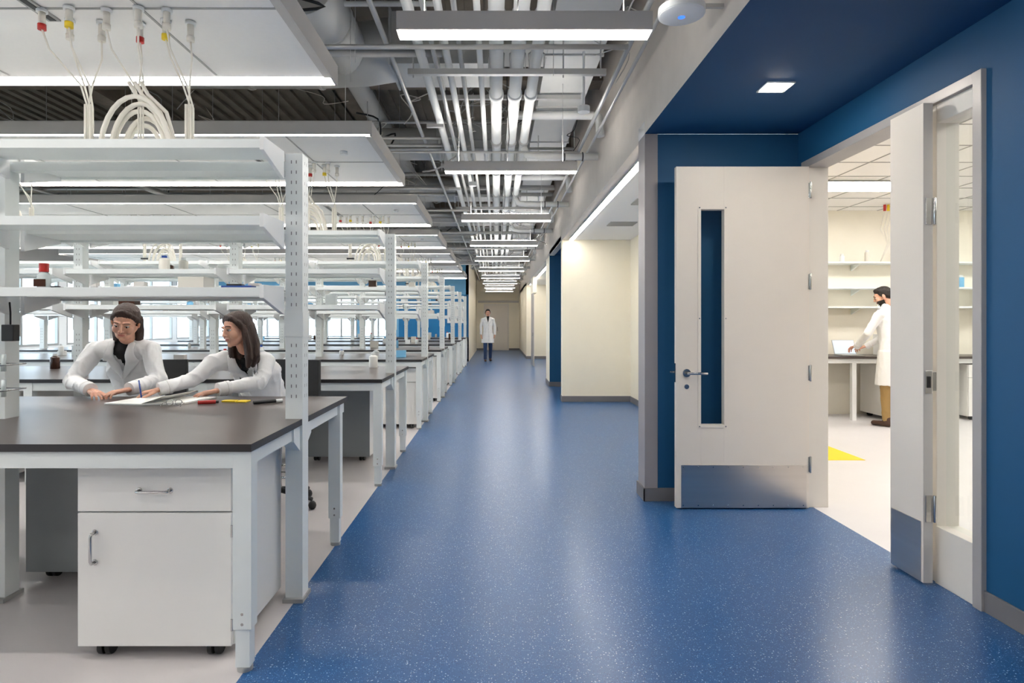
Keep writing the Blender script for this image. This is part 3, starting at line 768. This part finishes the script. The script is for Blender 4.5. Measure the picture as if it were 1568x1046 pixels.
def upper(parent,P,nz=.009):
    N=V(P['neck']);H=V(P['hip']);C=V(P['chest']);SL=V(P['sl']);SR=V(P['sr'])
    R=(SL-SR).normalized(); U=(N-C).normalized(); F=R.cross(U)
    if F.y>0: F=-F
    F.normalize()
    def f(bm):
        cap(bm,H,(.17,.12),H+(C-H)*.45,(.145,.105),R); cap(bm,H+(C-H)*.45,(.145,.105),C,(.165,.112),R)
        cap(bm,C,(.165,.112),N-U*.055,(.13,.078),R)
        cap(bm,SL-R*.04,.060,SR+R*.04,.060,U)
        chain(bm,[(N-U*.05,(.10,.07)),(N+U*.01,(.062,.058))],R)
        for S in (SL,SR): cap(bm,N-U*.025,.050,S+(N-S)*.25,.056)
        for i in range(9):
            t0=math.radians(-35+i*250/9); t1=math.radians(-35+(i+1)*250/9)
            g=lambda t:N+U*(.02+.012*math.sin(t))+R*.062*math.cos(t)-F*.062*math.sin(t)
            cap(bm,g(t0),(.022,.010),g(t1),(.022,.010),U)
        for s in ('l','r'):
            S=V(P['s'+s]);E=V(P['e'+s]);W=V(P['w'+s])
            chain(bm,[(S,.062),(S+(E-S)*.5,.057),(E,.051),(E+(W-E)*.5,.046),(W-(W-E).normalized()*.03,.039)])
        for s in (-1,1):
            cap(bm,H+R*.08*s-V((0,0,.01)),.095,V(P['knee'])+R*.09*s,.075)
    def mf(c,n):
        q=c-N; u=q.dot(R); d=-q.dot(U); fr=q.dot(F)
        if .01<fr<.13 and n.dot(F)>.1 and -.06<d<.195 and abs(u)<.052*(1-max(d,0)/.21)+.003: return 1
        return 0
    co=blob('coat',f,.0075,3,[COAT,KNIT],mf,nz=nz,nscale=10,parent=parent)
    cuffs(parent,[(P['el'],P['wl']),(P['er'],P['wr'])])
    def leg(bm):
        for s in (-1,1):
            K=V(P['knee'])+R*.09*s; A=V((K.x,K.y+.05,.30))
            chain(bm,[(H+R*.08*s+V((0,0,-.02)),.08),(K+V((0,0,-.01)),.062),(K+V((0,.03,-.18)),.055),(A,.042)])
            cap(bm,A+V((0,.0,-.03)),.042,A+V((0,-.13,-.045)),.03)
    blob('legs',leg,.01,2,[TROUS],parent=parent)
    lapels(parent,co,N,R,U,F)
e1=person('seated_scientist',(-2.58,4.5,0))
P1=dict(hip=(-2.60,4.50,.72),chest=(-2.585,4.30,1.04),neck=(-2.535,4.16,1.245),sl=(-2.365,4.16,1.180),sr=(-2.725,4.13,1.180),
  el=(-2.27,4.08,.985),wl=(-2.33,3.885,.950),er=(-2.80,4.01,.98),wr=(-2.56,3.82,.950),knee=(-2.58,4.12,.70))
upper(e1,P1)
hp1=(-2.455,4.02,1.375)
def nk(bm): chain(bm,[((-2.535,4.17,1.20),(.056,.056)),((-2.50,4.13,1.29),(.049,.05)),((-2.485,4.09,1.325),(.047,.05))])
blob('turtleneck',nk,.006,2,[KNIT],parent=e1)
head(e1,headM(hp1,14,25,8,1.0),'behind',HAIRB)
hand(e1,(-2.345,3.86,.942),(-.65,-.75,-.10),(0,0,-1),1,(.3,.55,.4))
hand(e1,(-2.53,3.80,.940),(.75,-.62,-.10),(0,.1,-1),-1,(.4,.7,.5))
e2=person('seated_scientist',(-1.68,4.5,0))
P2=dict(hip=(-1.66,4.48,.72),chest=(-1.69,4.30,1.0),neck=(-1.735,4.16,1.165),sl=(-1.585,4.20,1.10),sr=(-1.905,4.09,1.10),
  el=(-1.575,4.04,.97),wl=(-1.74,3.84,.950),er=(-2.0,3.98,.985),wr=(-2.12,3.855,.952),knee=(-1.72,4.10,.70))
upper(e2,P2)
hp2=(-1.725,4.04,1.325)
def nk2(bm): chain(bm,[((-1.735,4.17,1.12),(.058,.056)),((-1.735,4.15,1.19),(.048,.05))])
blob('jumper_collar',nk2,.006,2,[KNIT],parent=e2)
head(e2,headM(hp2,-34,8,-6,1.0),'long',HAIRB)
hand(e2,(-1.76,3.825,.940),(-.9,-.35,-.12),(0,0,-1),1,(.2,.4,.3))
hand(e2,(-2.14,3.835,.944),(-.75,-.6,-.14),(.2,.1,-1),-1,(.55,.7,.5))
a=MB(); a.cyl((-2.185,3.74,.908),(-2.225,3.78,1.01),.0045,BLUEP,8); pn=a.obj('pen',bevel=0); attach(pn,e2)

def standing(name,loc,yaw,arms,legs,hair,style,hs,pants,shoes,headyaw=0,headpitch=5,s=1.0,beard=False,lean=0,hem=.62):
    e=person(name,loc)
    X=Matrix.Translation(V(loc))@Matrix.Rotation(math.radians(yaw),4,'Z')@Matrix.Scale(s,4)
    l=V((0,-lean,0))
    def f(bm):
        frus(bm,(0,0,hem),(.215,.165),(0,0,.95),(.178,.130)); cap(bm,V((0,0,.93)),(.176,.128),V((0,0,1.1))+l*.3,(.15,.11))
        cap(bm,V((0,0,1.1))+l*.3,(.15,.11),V((0,0,1.30))+l*.8,(.172,.115)); cap(bm,V((0,0,1.30))+l*.8,(.172,.115),V((0,.01,1.40))+l,(.135,.08))
        cap(bm,V((-.145,.01,1.405))+l,.056,V((.145,.01,1.405))+l,.056)
        cap(bm,V((0,.01,1.42))+l,(.09,.07),V((0,0,1.49))+l,(.062,.06))
        for q in (-1,1): cap(bm,V((0,.01,1.465))+l,.052,V((q*.12,.01,1.42))+l,.054)
        for A in arms:
            S,E,W=[V(p) for p in A[:3]]; chain(bm,[(S,.058),(E,.050),(W,.04)])
    def mf(c,n):
        d=1.49-c.z
        if c.y<-.03-lean*.6 and -.03<d<.2 and abs(c.x)<.05*(1-max(d,0)/.22): return 1
        return 0
    co=blob('coat',f,.0095,2,[COAT,KNIT],mf,nz=.008,nscale=8,parent=None,zf=.25)
    lp=lapels(e,co,V((0,0,1.49))+l,V((1,0,0)),V((0,0,1)),V((0,-1,0)))
    cb=MB(); bv=BVHTree.FromPolygons([v.co for v in co.data.vertices],[tuple(p.vertices) for p in co.data.polygons])
    for z in (1.2,1.08,.96,.84,.72):
        h=bv.ray_cast(V((.012,-1,z)),V((0,1,0)))
        if h[0]: cb.cyl(h[0]+V((0,.002,0)),h[0]+V((0,-.005,0)),.008,LGREY,10)
    pts=[]
    for i in range(14):
        z=1.27-i*.045; h=bv.ray_cast(V((.03,-1,z)),V((0,1,0)))
        if h[0]: pts.append(h[0]+V((0,-.001,0)))
    if len(pts)>2: cb.tube(pts,.0025,GRID,6)
    co2=cb.obj('buttons',bevel=0)
    def lg(bm):
        for A in legs:
            chain(bm,[(V((A[0][0]*.9,0,.84)),.078),(A[0],.066),(A[1],.052)])
    lo=blob('trousers',lg,.009,2,[pants],nz=.006,nscale=10)
    def sh(bm):
        for A in legs:
            a_=V(A[1]); t=V(A[2])
            cap(bm,a_+V((0,.01,0)),.045,V((a_.x,a_.y+.02,.045 if a_.z<.14 else a_.z-.06)),(.042,.04)); cap(bm,V((a_.x,a_.y+.02,.04 if a_.z<.14 else a_.z-.06)),(.042,.038),t,(.042,.03),(1,0,0))
    so=blob('shoes',sh,.007,2,[shoes])
    for o in (co,co2,lo,so,lp):
        o.data.transform(X)
    for o in (co,co2,lo,so): attach(o,e)
    cuffs(e,[(A[1],A[2]) for A in arms],X,.95)
    for A in arms:
        W=X@V(A[2]); d=X.to_3x3()@V(A[3]); pn_=X.to_3x3()@V(A[4]); hand(e,W,d,pn_,A[5],A[6],sc_=s)
    hp=X@(V((0,-.035,1.64))+l*1.15)
    head(e,headM(hp,yaw+headyaw,headpitch,0,s*1.02),style,hair,beard)
    return e
standing('walking_scientist',(-.30,21.5,0),3,
  [((-.175,.01,1.40),(-.235,.03,1.16),(-.235,-.06,.92),(0,-.15,-1),(1,0,0),1,(.3,.4,.3)),
   ((.175,.01,1.40),(.235,.04,1.16),(.235,.02,.92),(0,-.1,-1),(-1,0,0),-1,(.3,.4,.3))],
  [((-.09,-.10,.48),(-.09,-.12,.10),(-.09,-.28,.035)),((.09,.02,.48),(.09,.16,.13),(.09,.04,.04))],
  HAIRK,'tied',1,DENIM,BOOT,s=1.05)
standing('standing_scientist',(5.22,8.02,0),206,
  [((-.175,-.05,1.40),(-.21,-.16,1.16),(-.12,-.38,1.0),(.3,-1,-.25),(0,0,-1),-1,(.3,.5,.4)),
   ((.175,-.05,1.40),(.25,-.14,1.17),(.10,-.38,1.0),(-.2,-1,-.25),(0,0,-1),1,(.3,.5,.4))],
  [((-.09,-.02,.48),(-.10,.0,.10),(-.11,-.15,.035)),((.09,-.02,.48),(.10,.0,.10),(.12,-.15,.035))],
  HAIRK,'short',1,KHAKI,BOOT,headyaw=32,headpitch=22,s=1.05,beard=True,lean=.07,hem=.52)

# =================== CAMERA / WORLD ===================
w=bpy.data.worlds.new('world'); sc.world=w; w.use_nodes=True
nt=w.node_tree; bg=nt.nodes['Background']
sky=nt.nodes.new('ShaderNodeTexSky'); sky.sky_type='HOSEK_WILKIE'; sky.turbidity=4; sky.sun_direction=(0.3,-.5,.8)
mx=nt.nodes.new('ShaderNodeMix'); mx.data_type='RGBA'; mx.inputs[0].default_value=.6; mx.inputs[7].default_value=(.75,.88,1,1)
nt.links.new(sky.outputs[0],mx.inputs[6]); nt.links.new(mx.outputs[2],bg.inputs[0]); bg.inputs[1].default_value=4.5
cam=bpy.data.cameras.new('camera'); co=link(bpy.data.objects.new('camera',cam))
co.location=(0,0,1.37); co.rotation_euler=(math.radians(90),0,0)
cam.sensor_width=36; cam.lens=930/1568*36; cam.shift_x=24/1568; cam.shift_y=-29/1568
cam.clip_start=.05; cam.clip_end=200
sc.camera=co
sc.view_settings.view_transform='Standard'
sc.view_settings.exposure=.9
